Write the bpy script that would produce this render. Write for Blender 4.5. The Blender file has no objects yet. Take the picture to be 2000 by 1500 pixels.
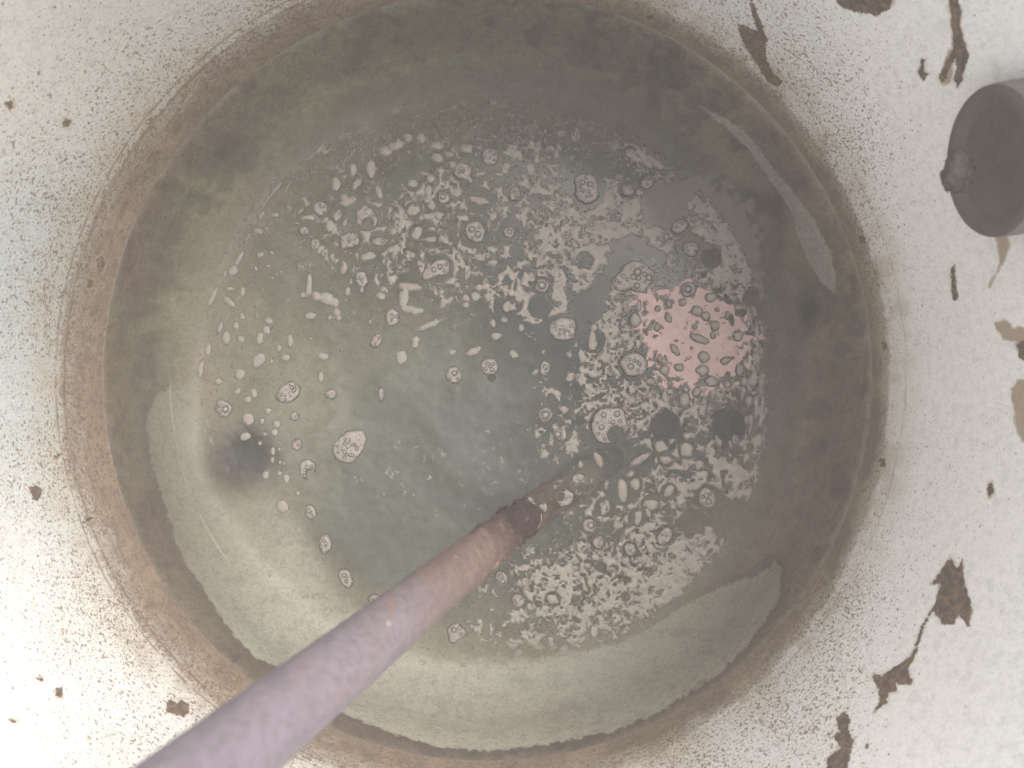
import bpy, math, random
import numpy as np

# ------------------------------------------------------------------ camera, light, exposure
scene = bpy.context.scene
C = scene.collection
CAMZ = 0.60                      # camera height above the water
FPX = 1500.0                     # focal length in pixels of a 2000 px wide frame
cam_d = bpy.data.cameras.new('camera')
cam_d.sensor_width = 36.0
cam_d.lens = 36.0 * FPX / 2000.0
cam_d.clip_start = 0.01
cam_d.clip_end = 100.0
cam_d.dof.use_dof = True
cam_d.dof.focus_distance = 0.60
cam_d.dof.aperture_fstop = 9.0
cam = bpy.data.objects.new('camera', cam_d)
cam.location = (0, 0, CAMZ)
C.objects.link(cam)
scene.camera = cam

world = bpy.data.worlds.new('World')
scene.world = world
world.use_nodes = True
wn = world.node_tree
bg = wn.nodes['Background']
sky = wn.nodes.new('ShaderNodeTexSky')
sky.sky_type = 'NISHITA'
sky.sun_disc = False
sky.sun_elevation = math.radians(66)
sky.sun_rotation = math.radians(48)
sky.air_density = 1.0
sky.dust_density = 6.0
sky.ozone_density = 1.0
hs = wn.nodes.new('ShaderNodeHueSaturation'); hs.inputs['Saturation'].default_value = 0.35
wn.links.new(sky.outputs[0], hs.inputs['Color']); wn.links.new(hs.outputs[0], bg.inputs[0])
bg.inputs[1].default_value = 0.15

sun_d = bpy.data.lights.new('sun', 'SUN')
sun_d.energy = 0.9
sun_d.angle = math.radians(42)
sun_d.color = (1.0, 0.93, 0.86)
sun = bpy.data.objects.new('sun', sun_d)
el, az = math.radians(64), math.radians(42)
from mathutils import Vector
sd = Vector((math.cos(el) * math.cos(az), math.cos(el) * math.sin(az), math.sin(el)))
sun.rotation_euler = sd.to_track_quat('Z', 'Y').to_euler()
sun.location = sd * 3
C.objects.link(sun)

scene.view_settings.view_transform = 'Standard'
scene.view_settings.look = 'None'
scene.view_settings.gamma = 1.0
scene.view_settings.use_curve_mapping = False
scene.view_settings.exposure = 1.45
scene.cycles.max_bounces = 8
scene.cycles.transparent_max_bounces = 12
scene.cycles.volume_bounces = 2

# ------------------------------------------------------------------ helpers
def S(r, g, b):
    """sRGB 0-255 to linear"""
    o = []
    for c in (r, g, b):
        c = c / 255.0
        o.append(c / 12.92 if c <= 0.04045 else ((c + 0.055) / 1.055) ** 2.4)
    return np.array(o)

def W(px, py, z=0.0):
    """a point seen at picture position px, py and lying at height z"""
    d = (CAMZ - z) / FPX
    return ((px - 1000.0) * d, -(py - 750.0) * d, z)

def _hash(ix, iy, seed):
    h = (ix.astype(np.int64) * 374761393 + iy.astype(np.int64) * 668265263 + seed * 982451653) & 0xffffffff
    h = ((h ^ (h >> 13)) * 1274126177) & 0xffffffff
    h = (h ^ (h >> 16)) & 0xffffff
    return h / float(0xffffff)

def vn(x, y, seed=0):
    x = np.asarray(x, float); y = np.asarray(y, float)
    ix = np.floor(x); iy = np.floor(y)
    fx = x - ix; fy = y - iy
    ux = fx * fx * fx * (fx * (fx * 6 - 15) + 10); uy = fy * fy * fy * (fy * (fy * 6 - 15) + 10)
    a = _hash(ix, iy, seed); b = _hash(ix + 1, iy, seed)
    c = _hash(ix, iy + 1, seed); d = _hash(ix + 1, iy + 1, seed)
    return (a * (1 - ux) + b * ux) * (1 - uy) + (c * (1 - ux) + d * ux) * uy

def fbm(x, y, seed=0, octs=4, gain=0.5):
    t = 0; amp = 1; tot = 0
    for o in range(octs):
        t = t + amp * vn(x * 2 ** o + 17.3 * o, y * 2 ** o - 9.1 * o, seed + o)
        tot += amp; amp *= gain
    return t / tot

def sm(e0, e1, x):
    t = np.clip((x - e0) / (e1 - e0), 0, 1)
    return t * t * (3 - 2 * t)

def mixc(a, b, t):
    return a * (1 - t[..., None]) + np.asarray(b) * t[..., None]

def sdf(px, py, poly, far=60.0):
    """signed distance in pixels, positive inside, -far away from the shape"""
    P = np.array(poly, float)
    out = np.full(px.shape, -far)
    x0, y0 = P.min(0) - far; x1, y1 = P.max(0) + far
    m = (px > x0) & (px < x1) & (py > y0) & (py < y1)
    X = px[m]; Y = py[m]
    d = np.full(X.shape, 1e9); ins = np.zeros(X.shape, bool)
    n = len(P)
    for i in range(n):
        ax, ay = P[i]; bx, by = P[(i + 1) % n]
        ex, ey = bx - ax, by - ay
        L = ex * ex + ey * ey + 1e-9
        t = np.clip(((X - ax) * ex + (Y - ay) * ey) / L, 0, 1)
        d = np.minimum(d, np.hypot(X - ax - t * ex, Y - ay - t * ey))
        if ay != by:
            c = ((ay > Y) != (by > Y)) & (X < (bx - ax) * (Y - ay) / (by - ay) + ax)
            ins ^= c
    out[m] = np.where(ins, d, -d)
    return np.maximum(out, -far)

def mesh_np(name, V, F, mat=None, parent=None, smooth=True, attrs=None, cols=None):
    me = bpy.data.meshes.new(name)
    V = np.asarray(V, np.float32)
    if isinstance(F, np.ndarray):
        nf = len(F); k = F.shape[1]
        me.vertices.add(len(V)); me.vertices.foreach_set('co', V.ravel())
        me.loops.add(nf * k); me.loops.foreach_set('vertex_index', F.astype(np.int32).ravel())
        me.polygons.add(nf)
        me.polygons.foreach_set('loop_start', np.arange(0, nf * k, k, dtype=np.int32))
        me.polygons.foreach_set('loop_total', np.full(nf, k, np.int32))
        me.update(calc_edges=True)
    else:
        me.from_pydata(V.tolist(), [], F)
    if smooth:
        me.polygons.foreach_set('use_smooth', np.ones(len(me.polygons), bool))
    for k, a in (attrs or {}).items():
        at = me.attributes.new(k, 'FLOAT', 'POINT')
        at.data.foreach_set('value', np.asarray(a, np.float32))
    for k, a in (cols or {}).items():
        at = me.attributes.new(k, 'FLOAT_COLOR', 'POINT')
        a4 = np.ones((len(V), 4), np.float32); a4[:, :3] = a
        at.data.foreach_set('color', a4.ravel())
    me.update()
    o = bpy.data.objects.new(name, me)
    C.objects.link(o)
    for m in (mat if isinstance(mat, (list, tuple)) else [mat]):
        if m is not None: me.materials.append(m)
    if parent is not None: o.parent = parent
    return o

def tag(o, label=None, cat=None, group=None, kind=None):
    if label: o['label'] = label
    if cat: o['category'] = cat
    if group: o['group'] = group
    if kind: o['kind'] = kind
    return o

def empty(name, loc=(0, 0, 0)):
    o = bpy.data.objects.new(name, None)
    o.location = loc; o.empty_display_size = 0.02
    C.objects.link(o)
    return o

class NT:
    def __init__(self, name):
        self.m = bpy.data.materials.new(name); self.m.use_nodes = True
        self.t = self.m.node_tree; self.n = self.t.nodes
        self.b = self.n['Principled BSDF']; self.out = self.n['Material Output']
    def add(self, typ, **kw):
        n = self.n.new(typ)
        for k, v in kw.items(): setattr(n, k, v)
        return n
    def ln(self, a, b): self.t.links.new(a, b)
    def attr(self, name, col=False):
        n = self.add('ShaderNodeAttribute', attribute_name=name)
        return n.outputs['Color' if col else 'Fac']
    def pos(self):
        return self.add('ShaderNodeTexCoord').outputs['Object']
    def noise(self, scale, detail=3, rough=0.55, vec=None, dist=0.0):
        n = self.add('ShaderNodeTexNoise')
        n.inputs['Scale'].default_value = scale; n.inputs['Detail'].default_value = detail
        n.inputs['Roughness'].default_value = rough; n.inputs['Distortion'].default_value = dist
        self.ln(vec if vec is not None else self.pos(), n.inputs['Vector'])
        return n.outputs['Fac']
    def math(self, op, a, b=None, clamp=False):
        n = self.add('ShaderNodeMath', operation=op); n.use_clamp = clamp
        for i, v in enumerate((a, b)):
            if v is None: continue
            if isinstance(v, (int, float)): n.inputs[i].default_value = v
            else: self.ln(v, n.inputs[i])
        return n.outputs[0]
    def ramp(self, v, lo, hi, a=0.0, b=1.0):
        n = self.add('ShaderNodeMapRange', interpolation_type='SMOOTHSTEP')
        self.ln(v, n.inputs['Value'])
        n.inputs['From Min'].default_value = lo; n.inputs['From Max'].default_value = hi
        n.inputs['To Min'].default_value = a; n.inputs['To Max'].default_value = b
        return n.outputs['Result']
    def mix(self, f, a, b, blend='MIX'):
        n = self.add('ShaderNodeMix', data_type='RGBA', blend_type=blend)
        if isinstance(f, (int, float)): n.inputs[0].default_value = f
        else: self.ln(f, n.inputs[0])
        for i, v in ((6, a), (7, b)):
            if hasattr(v, 'links'): self.ln(v, n.inputs[i])
            else: n.inputs[i].default_value = (*[float(q) for q in v], 1)
        return n.outputs[2]
    def bump(self, h, strength=0.3, dist=0.001):
        n = self.add('ShaderNodeBump')
        n.inputs['Strength'].default_value = strength; n.inputs['Distance'].default_value = dist
        self.ln(h, n.inputs['Height'])
        self.ln(n.outputs[0], self.b.inputs['Normal'])

# ------------------------------------------------------------------ materials
# tank skin: enamel with specks, flaked chips, slime under water
t = NT('stained_enamel')
col = t.attr('stain', True)
speck = t.attr('speck'); chip = t.attr('chip'); brown = t.attr('ochre')
P = t.pos()
n1 = t.noise(430, 1.5, 0.5, P); n2 = t.noise(760, 1.0, 0.5, P); n3 = t.noise(60, 4, 0.6, P); n4 = t.noise(160, 3, 0.6, P)
dens = t.math('MULTIPLY', speck, t.ramp(n3, 0.30, 0.68, 0.85, 1.08))
th1 = t.math('SUBTRACT', 0.80, t.math('MULTIPLY', dens, 0.19))
s1 = t.ramp(t.math('SUBTRACT', n1, th1), 0.0, 0.05)
th2 = t.math('SUBTRACT', 0.80, t.math('MULTIPLY', dens, 0.19))
s2 = t.ramp(t.math('SUBTRACT', n2, th2), 0.0, 0.06)
spc = t.mix(t.ramp(t.noise(210, 1, 0.5, P), 0.4, 0.62), S(104, 90, 78), S(156, 132, 106))
hue = t.ramp(n4, 0.3, 0.7, 0.90, 1.08)
base = t.mix(1.0, col, t.mix(hue, (0, 0, 0), (1, 1, 1)), 'MULTIPLY')
fine = t.ramp(t.noise(620, 3, 0.75, P), 0.3, 0.7, 0.84, 1.12)
base = t.mix(1.0, base, t.mix(fine, (0, 0, 0), (1, 1, 1)), 'MULTIPLY')
wet = t.attr('wet')
gr1 = t.ramp(t.noise(420, 4, 0.85, P), 0.36, 0.64, 0.66, 1.34)
gr2 = t.ramp(t.noise(70, 4, 0.7, P, 0.8), 0.36, 0.64, 0.82, 1.18)
base = t.mix(wet, base, t.mix(1.0, base, t.mix(1.0, t.mix(gr1, (0, 0, 0), (1, 1, 1)), t.mix(gr2, (0, 0, 0), (1, 1, 1)), 'MULTIPLY'), 'MULTIPLY'))
c1 = t.mix(t.math('MULTIPLY', s1, 0.8), base, spc)
c1 = t.mix(t.math('MULTIPLY', s2, 0.6), c1, S(122, 106, 94))
blot = t.math('MULTIPLY', t.ramp(t.noise(120, 3, 0.6, P, 0.6), 0.66, 0.76), speck)
c1 = t.mix(t.math('MULTIPLY', blot, 0.4), c1, S(176, 146, 108))
och = t.ramp(t.math('ADD', brown, t.math('MULTIPLY', t.math('SUBTRACT', n4, 0.5), 14.0)), -3.0, 3.0)
c1 = t.mix(t.math('MULTIPLY', och, 0.85), c1, t.mix(n4, S(182, 160, 128), S(140, 116, 88)))
cd = t.math('ADD', chip, t.math('MULTIPLY', t.math('SUBTRACT', t.noise(330, 4, 0.7, P), 0.5), 13.0))
cm = t.ramp(cd, -0.8, 0.8)
halo = t.math('MULTIPLY', t.ramp(cd, -6.0, 0.0), t.ramp(n3, 0.4, 0.6, 0.05, 0.5))
c1 = t.mix(halo, c1, S(192, 168, 132))
rustc = t.mix(t.ramp(t.noise(240, 4, 0.7, P), 0.42, 0.62), S(98, 87, 79), S(134, 112, 92))
c1 = t.mix(cm, c1, rustc)
t.ln(c1, t.b.inputs['Base Color'])
t.ln(t.ramp(cm, 0, 1, 0.42, 0.85), t.b.inputs['Roughness'])
t.b.inputs['Specular IOR Level'].default_value = 0.3
t.bump(t.math('SUBTRACT', t.math('MULTIPLY', fine, 0.25), t.math('MULTIPLY', cm, 1.3)), 0.6, 0.0012)
M_TANK = t.m

t = NT('water_murk')
gl = t.add('ShaderNodeBsdfGlossy'); gl.inputs['Roughness'].default_value = 0.10
tr = t.add('ShaderNodeBsdfTransparent')
fr = t.add('ShaderNodeFresnel'); fr.inputs['IOR'].default_value = 1.2
mx = t.add('ShaderNodeMixShader')
bp = t.add('ShaderNodeBump'); bp.inputs['Strength'].default_value = 0.03; bp.inputs['Distance'].default_value = 0.002
t.ln(t.noise(40, 3), bp.inputs['Height']); t.ln(bp.outputs[0], gl.inputs['Normal'])
t.ln(fr.outputs[0], mx.inputs[0]); t.ln(tr.outputs[0], mx.inputs[1]); t.ln(gl.outputs[0], mx.inputs[2])
t.ln(mx.outputs[0], t.out.inputs['Surface'])
pv = t.add('ShaderNodeVolumePrincipled')
pv.inputs['Color'].default_value = (0.305, 0.295, 0.265, 1)
pv.inputs['Density'].default_value = 3.2
pv.inputs['Anisotropy'].default_value = 0.0
t.ln(pv.outputs[0], t.out.inputs['Volume'])
t.n.remove(t.b)
M_WATER = t.m

def foam_and_reflection_mat(name, c_lo, c_hi, edge, cells=False, alpha=1.0, sub=0.0):
    t = NT(name)
    th = t.attr('thick'); op = t.attr('op')
    P = t.pos()
    c = t.mix(t.ramp(t.noise(150, 3, 0.6, P), 0.35, 0.65), c_lo, c_hi)
    c = t.mix(t.ramp(th, 0.6, 4.0 if cells else 2.6), edge, c)
    h = t.noise(900, 3, 0.7, P)
    if cells:
        v = t.add('ShaderNodeTexVoronoi', feature='DISTANCE_TO_EDGE'); v.inputs['Scale'].default_value = 460
        t.ln(P, v.inputs['Vector'])
        wall = t.ramp(v.outputs['Distance'], 0.02, 0.20)
        v2 = t.add('ShaderNodeTexVoronoi'); v2.inputs['Scale'].default_value = 430
        t.ln(P, v2.inputs['Vector'])
        dot = t.ramp(v2.outputs['Distance'], 0.16, 0.40)
        amt = t.ramp(t.noise(260, 2, 0.5, P), 0.34, 0.50, 0.25, 0.95)
        c = t.mix(t.math('MULTIPLY', amt, t.math('SUBTRACT', 1.0, dot)), c, S(62, 60, 54))
        h = t.math('ADD', t.math('MULTIPLY', wall, -0.4), t.math('MULTIPLY', dot, 0.8))
    t.ln(c, t.b.inputs['Base Color'])
    t.b.inputs['Roughness'].default_value = 0.55
    t.b.inputs['Specular IOR Level'].default_value = 0.35
    a = t.math('MULTIPLY', t.ramp(th, -0.1, 1.2, 0.6 if alpha > .9 else 0.0, alpha), op)
    t.ln(a, t.b.inputs['Alpha'])
    t.bump(h, 0.35, 0.0008)
    return t.m

M_FOAM = foam_and_reflection_mat('cream_foam', S(104, 98, 90), S(113, 107, 98), S(72, 70, 63))
M_RAFT = foam_and_reflection_mat('bubbly_foam', S(106, 99, 92), S(116, 109, 102), S(62, 60, 54), cells=True)
M_GLARE = foam_and_reflection_mat('grey_glare', S(106, 101, 95), S(114, 108, 100), S(98, 94, 88), alpha=0.85)
M_DARKREFL = foam_and_reflection_mat('dark_reflection', S(14, 13, 12), S(20, 19, 17), S(30, 29, 26), alpha=0.95)
M_THREAD = foam_and_reflection_mat('thread_scum', S(120, 114, 104), S(128, 122, 112), S(112, 106, 98))
M_PINK = foam_and_reflection_mat('pink_reflection', S(137, 112, 107), S(141, 122, 115), S(92, 78, 73), alpha=1.0)

t = NT('bubble_wall'); t.b.inputs['Base Color'].default_value = (*S(46, 45, 40), 1); t.b.inputs['Roughness'].default_value = 0.25
M_RINGW = t.m
t = NT('bubble_film'); t.b.inputs['Base Color'].default_value = (*S(116, 112, 104), 1); t.b.inputs['Roughness'].default_value = 0.12
M_BUB = t.m

t = NT('rusted_steel')
col = t.attr('stain', True); P = t.pos()
a = t.noise(55, 5, 0.65, P, 0.4); b = t.noise(260, 4, 0.65, P)
c = t.mix(1.0, col, t.mix(t.ramp(b, 0.3, 0.7, 0.80, 1.12), (0, 0, 0), (1, 1, 1)), 'MULTIPLY')
c = t.mix(t.ramp(a, 0.68, 0.78, 0, 0.07), c, S(140, 104, 86))
c = t.mix(t.ramp(t.noise(95, 3, 0.5, P), 0.70, 0.74, 0, 0.5), c, S(186, 164, 154))
t.ln(c, t.b.inputs['Base Color'])
t.b.inputs['Roughness'].default_value = 0.62
t.b.inputs['Metallic'].default_value = 0.0
t.bump(b, 0.35, 0.0008)
M_RUST = t.m

def plain(name, base, base2, scale=120, rough=0.7, bump=0.4):
    t = NT(name); P = t.pos(); n = t.noise(scale, 5, 0.6, P)
    t.ln(t.mix(t.ramp(n, 0.35, 0.65), base, base2), t.b.inputs['Base Color'])
    t.b.inputs['Roughness'].default_value = rough
    t.bump(t.noise(scale * 4, 3, 0.6, P), bump, 0.001)
    return t.m
M_STUB = plain('dull_grey_pipe', S(130, 122, 116), S(120, 112, 107), 40)
M_STUBFACE = plain('dirty_pipe_end', S(102, 92, 87), S(92, 83, 78), 50)
M_STUBIN = plain('pipe_inner_dirt', S(92, 82, 77), S(102, 90, 82), 50)
M_LUMP = plain('rust_crust', S(90, 79, 72), S(78, 68, 62), 150)
M_OUT = plain('aged_white_enamel', S(222, 220, 213), S(208, 204, 195), 20, 0.5, 0.1)

# ------------------------------------------------------------------ the tank
TCX, TCY, TR = -0.0192, 0.0060, 0.300
FLOOR_Z = -0.120
NTH = 1500
RIMZ = 0.42
zs_top = np.linspace(RIMZ, 0.27, 14)
zs_mid = np.linspace(0.27, 0.0, 210)[1:]
zs_low = np.linspace(0.0, -0.065, 60)[1:]
prof = [(TR, z) for z in zs_top] + [(TR, z) for z in zs_mid] + [(TR, z) for z in zs_low]
for a in np.linspace(0, math.pi / 2, 50)[1:]:
    prof.append((TR - 0.034 * (1 - math.cos(a)), -0.065 - 0.055 * math.sin(a)))
n_wall = len(prof)
r0 = prof[-1][0]
for r in np.linspace(r0, 0.004, 170)[1:]:
    prof.append((r, FLOOR_Z))
prof = np.array(prof)
TH = np.linspace(-math.pi, math.pi, NTH, endpoint=False)
RR, TT = np.meshgrid(prof[:, 0], TH, indexing='ij')
ZZ = np.repeat(prof[:, 1][:, None], NTH, 1)
GX = TCX + RR * np.cos(TT); GY = TCY + RR * np.sin(TT); GZ = ZZ.copy()
PX = 1000 + GX / (CAMZ - GZ) * FPX
PY = 750 - GY / (CAMZ - GZ) * FPX
flr = GZ < FLOOR_Z + 0.02
GZ = GZ + np.where(flr, (fbm(GX * 18, GY * 18, 5) - 0.5) * 0.012 * sm(TR - 0.03, TR - 0.08, RR), 0)
GZ = GZ + np.where(flr, 0.018 * np.exp(-(((PX - 485) / 130) ** 2 + ((PY - 890) / 120) ** 2)), 0)   # silt heaped round the sump
# the drain sump in the floor near the left wall
hx, hy = 492, 882
hd = np.hypot((PX - hx) * 0.9, PY - hy) + (fbm(PX / 14, PY / 14, 9) - .5) * 16
GZ = GZ - np.where(GZ < -0.02, 0.006 * sm(60, 10, hd), 0)

ang = np.degrees(TT)
above = ZZ > 0
n_big = fbm(PX / 150, PY / 150, 11); n_mid = fbm(PX / 40, PY / 40, 21); n_sm = fbm(PX / 12, PY / 12, 31)
# streaks running round the wall
n_str = fbm(np.cos(TT) * 9, np.sin(TT) * 9 + ZZ * 90, 41) * .5 + fbm(TT * 30, ZZ * 500, 43) * .5

white = S(236, 235, 231); warm = S(236, 229, 214); cool = S(178, 186, 184)
colr = np.zeros(PX.shape + (3,)) + white
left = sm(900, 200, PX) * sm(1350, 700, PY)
colr = mixc(colr, cool, left * (0.75 + .1 * n_big) * (.55 + .45 * sm(150, 450, PY)))  # left wall cooler and darker: grime film, and weaker light painted in
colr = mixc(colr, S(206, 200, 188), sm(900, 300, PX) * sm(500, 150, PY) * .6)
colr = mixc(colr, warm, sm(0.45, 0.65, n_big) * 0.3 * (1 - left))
colr = mixc(colr, S(252, 250, 245), sm(1500, 1750, PX))  # right wall painted whiter in place of the stronger light there
# ochre tide ring above the water
ringtop = 0.043 + 0.014 * np.cos(TT - math.pi) + 0.006 * np.cos(TT + math.pi / 2) + (n_big - .5) * 0.008
ring = sm(0.004, -0.003, ZZ - ringtop + (n_sm - .5) * 0.008) * above
tan = mixc(np.zeros(PX.shape + (3,)) + S(142, 128, 111), S(94, 82, 73), sm(0.36, 0.62, n_str))
tan = mixc(tan, S(100, 86, 74), sm(0.024, 0.0, ZZ) * 0.5)
tan = mixc(tan, S(88, 76, 68), sm(.54, .70, n_mid) * .5)
patchy = sm(0.30, 0.52, n_mid + 0.35 * sm(0.045, 0.0, ZZ))
colr = mixc(colr, tan, ring * (0.62 + 0.38 * patchy) * (1 - .45 * sm(.35, 1.0, ZZ / ringtop + (n_mid - .5) * .8)))
fade = sm(0.06, 0.0, ZZ - ringtop) * above
colr = mixc(colr, S(176, 158, 132), fade * (0.30 + .3 * sm(.45, .65, n_mid)))
lowl = sm(500, 900, PX) * sm(1330, 1400, PY)
# thin brown tide lines on the left half
lf = sm(100, 118, np.abs(ang)) * 1.0
for zz0, wdt, k in ((0.060, 0.0010, 1), (0.0495, 0.0012, 1), (0.033, .0016, .35), (0.024, .0009, .3)):
    zl = zz0 + 0.0035 * np.sin(TT * 2 + 1) + (fbm(TT * 14, TT * 0 + zz0 * 50, 51) - .5) * 0.003
    ln_ = np.exp(-((ZZ - zl) / wdt) ** 2) * (0.35 + 0.65 * sm(0.35, 0.6, fbm(TT * 40, ZZ * 100, 53)))
    colr = mixc(colr, S(112, 92, 76), ln_ * k * np.maximum(lf, .35 * (zz0 < .05)) * 0.9)
# meniscus highlight painted as a pale line at the water's edge
ls = (np.exp(-((ZZ - 0.0009) / 0.0007) ** 2)) * np.maximum(sm(-12, 12, ang) * sm(72, 50, ang), sm(150, 170, np.abs(ang)) * 0.45)
# below the water
slime = np.zeros(PX.shape + (3,)) + S(104, 90, 80)
slime = mixc(slime, S(112, 104, 88), sm(0.40, 0.7, n_big) * 0.6)
topz = sm(650, 150, PY) * sm(350, 560, PX) * sm(1560, 1330, PX)
slime = mixc(slime, S(114, 109, 92), topz * 0.8)
olive = sm(0.48, 0.66, fbm(PX / 90 + 3, PY / 45, 61)) * sm(1200, 900, PX) * sm(800, 650, PY) * sm(735, 670, np.hypot(PX - 952, PY - 735)) * .8
slime = mixc(slime, S(124, 126, 100), olive * 0.85)
leftz = sm(290, 380, PX) * sm(560, 400, PX) * sm(250, 420, PY) * sm(860, 760, PY)
slime = mixc(slime, S(128, 126, 102), leftz * (0.3 + 0.35 * sm(.35, .6, n_mid)))
slime = mixc(slime, S(78, 66, 60), sm(0.52, 0.72, n_mid) * 0.5)
slime = mixc(slime, S(90, 86, 70), sm(0.60, 0.72, fbm(PX / 34, PY / 22, 71)) * 0.4)
slime = slime * (1.70 + 0.70 * n_sm[..., None]) * np.array([1.0, 1.0, 0.95])
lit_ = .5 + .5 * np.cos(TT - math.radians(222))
slime = slime * (1.28 + 0.65 * sm(.45, 0.1, lit_) * sm(1300, 1450, PX) - 0.62 * sm(.35, 1, lit_) * sm(540, 640, np.hypot(PX - 952, PY - 735)))[..., None]  # slime colour offsets the light: darker on sunlit side, lighter at the right
for (bx, by, ba, bb, k) in ((1430, 385, 60, 24, .7), (1500, 400, 26, 20, .6), (1578, 600, 24, 55, .75), (1520, 450, 18, 45, .5), (1490, 710, 20, 20, .5),
                            (700, 210, 60, 34, .5), (440, 320, 60, 40, .25)):
    g = np.exp(-(((PX - bx) / ba) ** 2 + ((PY - by) / bb) ** 2) ** 1.5) * (0.6 + 0.8 * n_mid)
    slime = mixc(slime, S(70, 76, 58), np.clip(g * k, 0, 1))
# the floor silt, with dark reflections painted in
silt = np.zeros(PX.shape + (3,)) + S(134, 134, 114)
def blobf(x, y, a, b, p=1.0): return np.exp(-(((PX - x) / a) ** 2 + ((PY - y) / b) ** 2) ** p)
silt = mixc(silt, S(150, 148, 116), blobf(640, 600, 190, 160) * .8)
silt = mixc(silt, S(146, 144, 114), blobf(690, 860, 110, 130) * .5)
silt = mixc(silt, S(22, 50, 38), blobf(1110, 640, 170, 150, 1.3) * .95)  # dark reflection on the water, painted into the floor colour
silt = mixc(silt, S(18, 17, 15), blobf(1300, 830, 48, 44, 1.6) * .97)  # two more dark reflections painted into the floor, here and below
silt = mixc(silt, S(16, 18, 15), blobf(1422, 828, 52, 44, 1.6) * .97)
silt = mixc(silt, S(72, 82, 74), blobf(880, 900, 270, 190, 2) * .85)
silt = mixc(silt, S(70, 76, 70), blobf(720, 1080, 130, 120, 1.5) * .7)
silt = mixc(silt, S(100, 104, 92), sm(0.5, 0.7, n_big) * .35)
silt = mixc(silt, S(156, 144, 122), sm(430, 545, np.hypot(PX - 945, PY - 745)) * .85)
floorw = sm(-0.100, -0.118, ZZ)
under = mixc(slime, 0, np.zeros_like(ZZ)) * (1 - floorw[..., None]) + silt * floorw[..., None]
# bare pale enamel where the slime has come away
pale1 = [(400,735),(340,752),(300,775),(285,830),(295,900),(320,980),(345,1060),(360,1100),(400,1150),(430,1205),(470,1255),(495,1285),(520,1290),(560,1318),
         (620,1372),(680,1396),(760,1432),(860,1458),(960,1468),(1080,1452),(1200,1428),(1300,1385),(1400,1318),(1455,1265),(1500,1205),(1518,1170),(1524,1150),
         (1527,1115),(1512,1095),(1500,1112),(1470,1125),(1400,1150),(1330,1185),(1270,1225),(1200,1258),(1120,1272),(1040,1285),(940,1275),(850,1245),
         (800,1228),(740,1190),(690,1160),(655,1110),(625,1040),(600,985),(560,945),(470,900),(430,830),(420,760)]
pale2 = [(1352,198),(1400,222),(1440,245),(1480,285),(1510,330),(1545,370),(1590,430),(1620,490),(1632,530),(1630,572),(1606,556),(1585,520),
         (1562,470),(1548,420),(1534,392),(1500,345),(1460,290),(1420,250)]
u = ~above
pf = (fbm(PX / 9, PY / 9, 81) - .5) * 10
d1 = sdf(PX, PY, pale1, 150) + pf; d2 = sdf(PX, PY, pale2, 80) + pf * .5
palec = np.zeros(PX.shape + (3,)) + S(190, 189, 172)
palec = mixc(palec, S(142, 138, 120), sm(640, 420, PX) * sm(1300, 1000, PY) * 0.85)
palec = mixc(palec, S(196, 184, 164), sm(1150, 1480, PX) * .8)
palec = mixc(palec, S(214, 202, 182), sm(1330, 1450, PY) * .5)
palec = mixc(palec, S(160, 148, 130), sm(0.55, 0.75, fbm(PX / 60, PY / 14, 83)) * .3)
inner = np.hypot(PX - 952, PY - 735)
soft1 = sm(-1.5, 1.5, d1) * sm(535, 585, inner + sm(1000,1300,PY) * 0)          # hard outer edge, soft inner edge
soft1 = np.maximum(soft1, sm(0, 70, d1) * 0.75)
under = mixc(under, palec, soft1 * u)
under = mixc(under, S(252, 246, 226), sm(-1.5, 1.5, d2) * u)
# dark sludge edge above the bottom patch
dk = sm(-26, -2, d1) * sm(2, -2, d1) * sm(560, 620, inner)
under = mixc(under, S(92, 78, 68), dk * .35)
# the sump
under = mixc(under, S(70, 50, 40), np.exp(-(((PX - 475) / 75) ** 2 + ((PY - 912) / 46) ** 2)) * .95)
under = mixc(under, S(1, 1, 1), np.clip(1.35 * np.exp(-(hd / 50) ** 2), 0, 1))  # darkness of the hole painted black over a shallow pit
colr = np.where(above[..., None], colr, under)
colr = mixc(colr, S(206, 188, 174), ls * .95)

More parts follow.
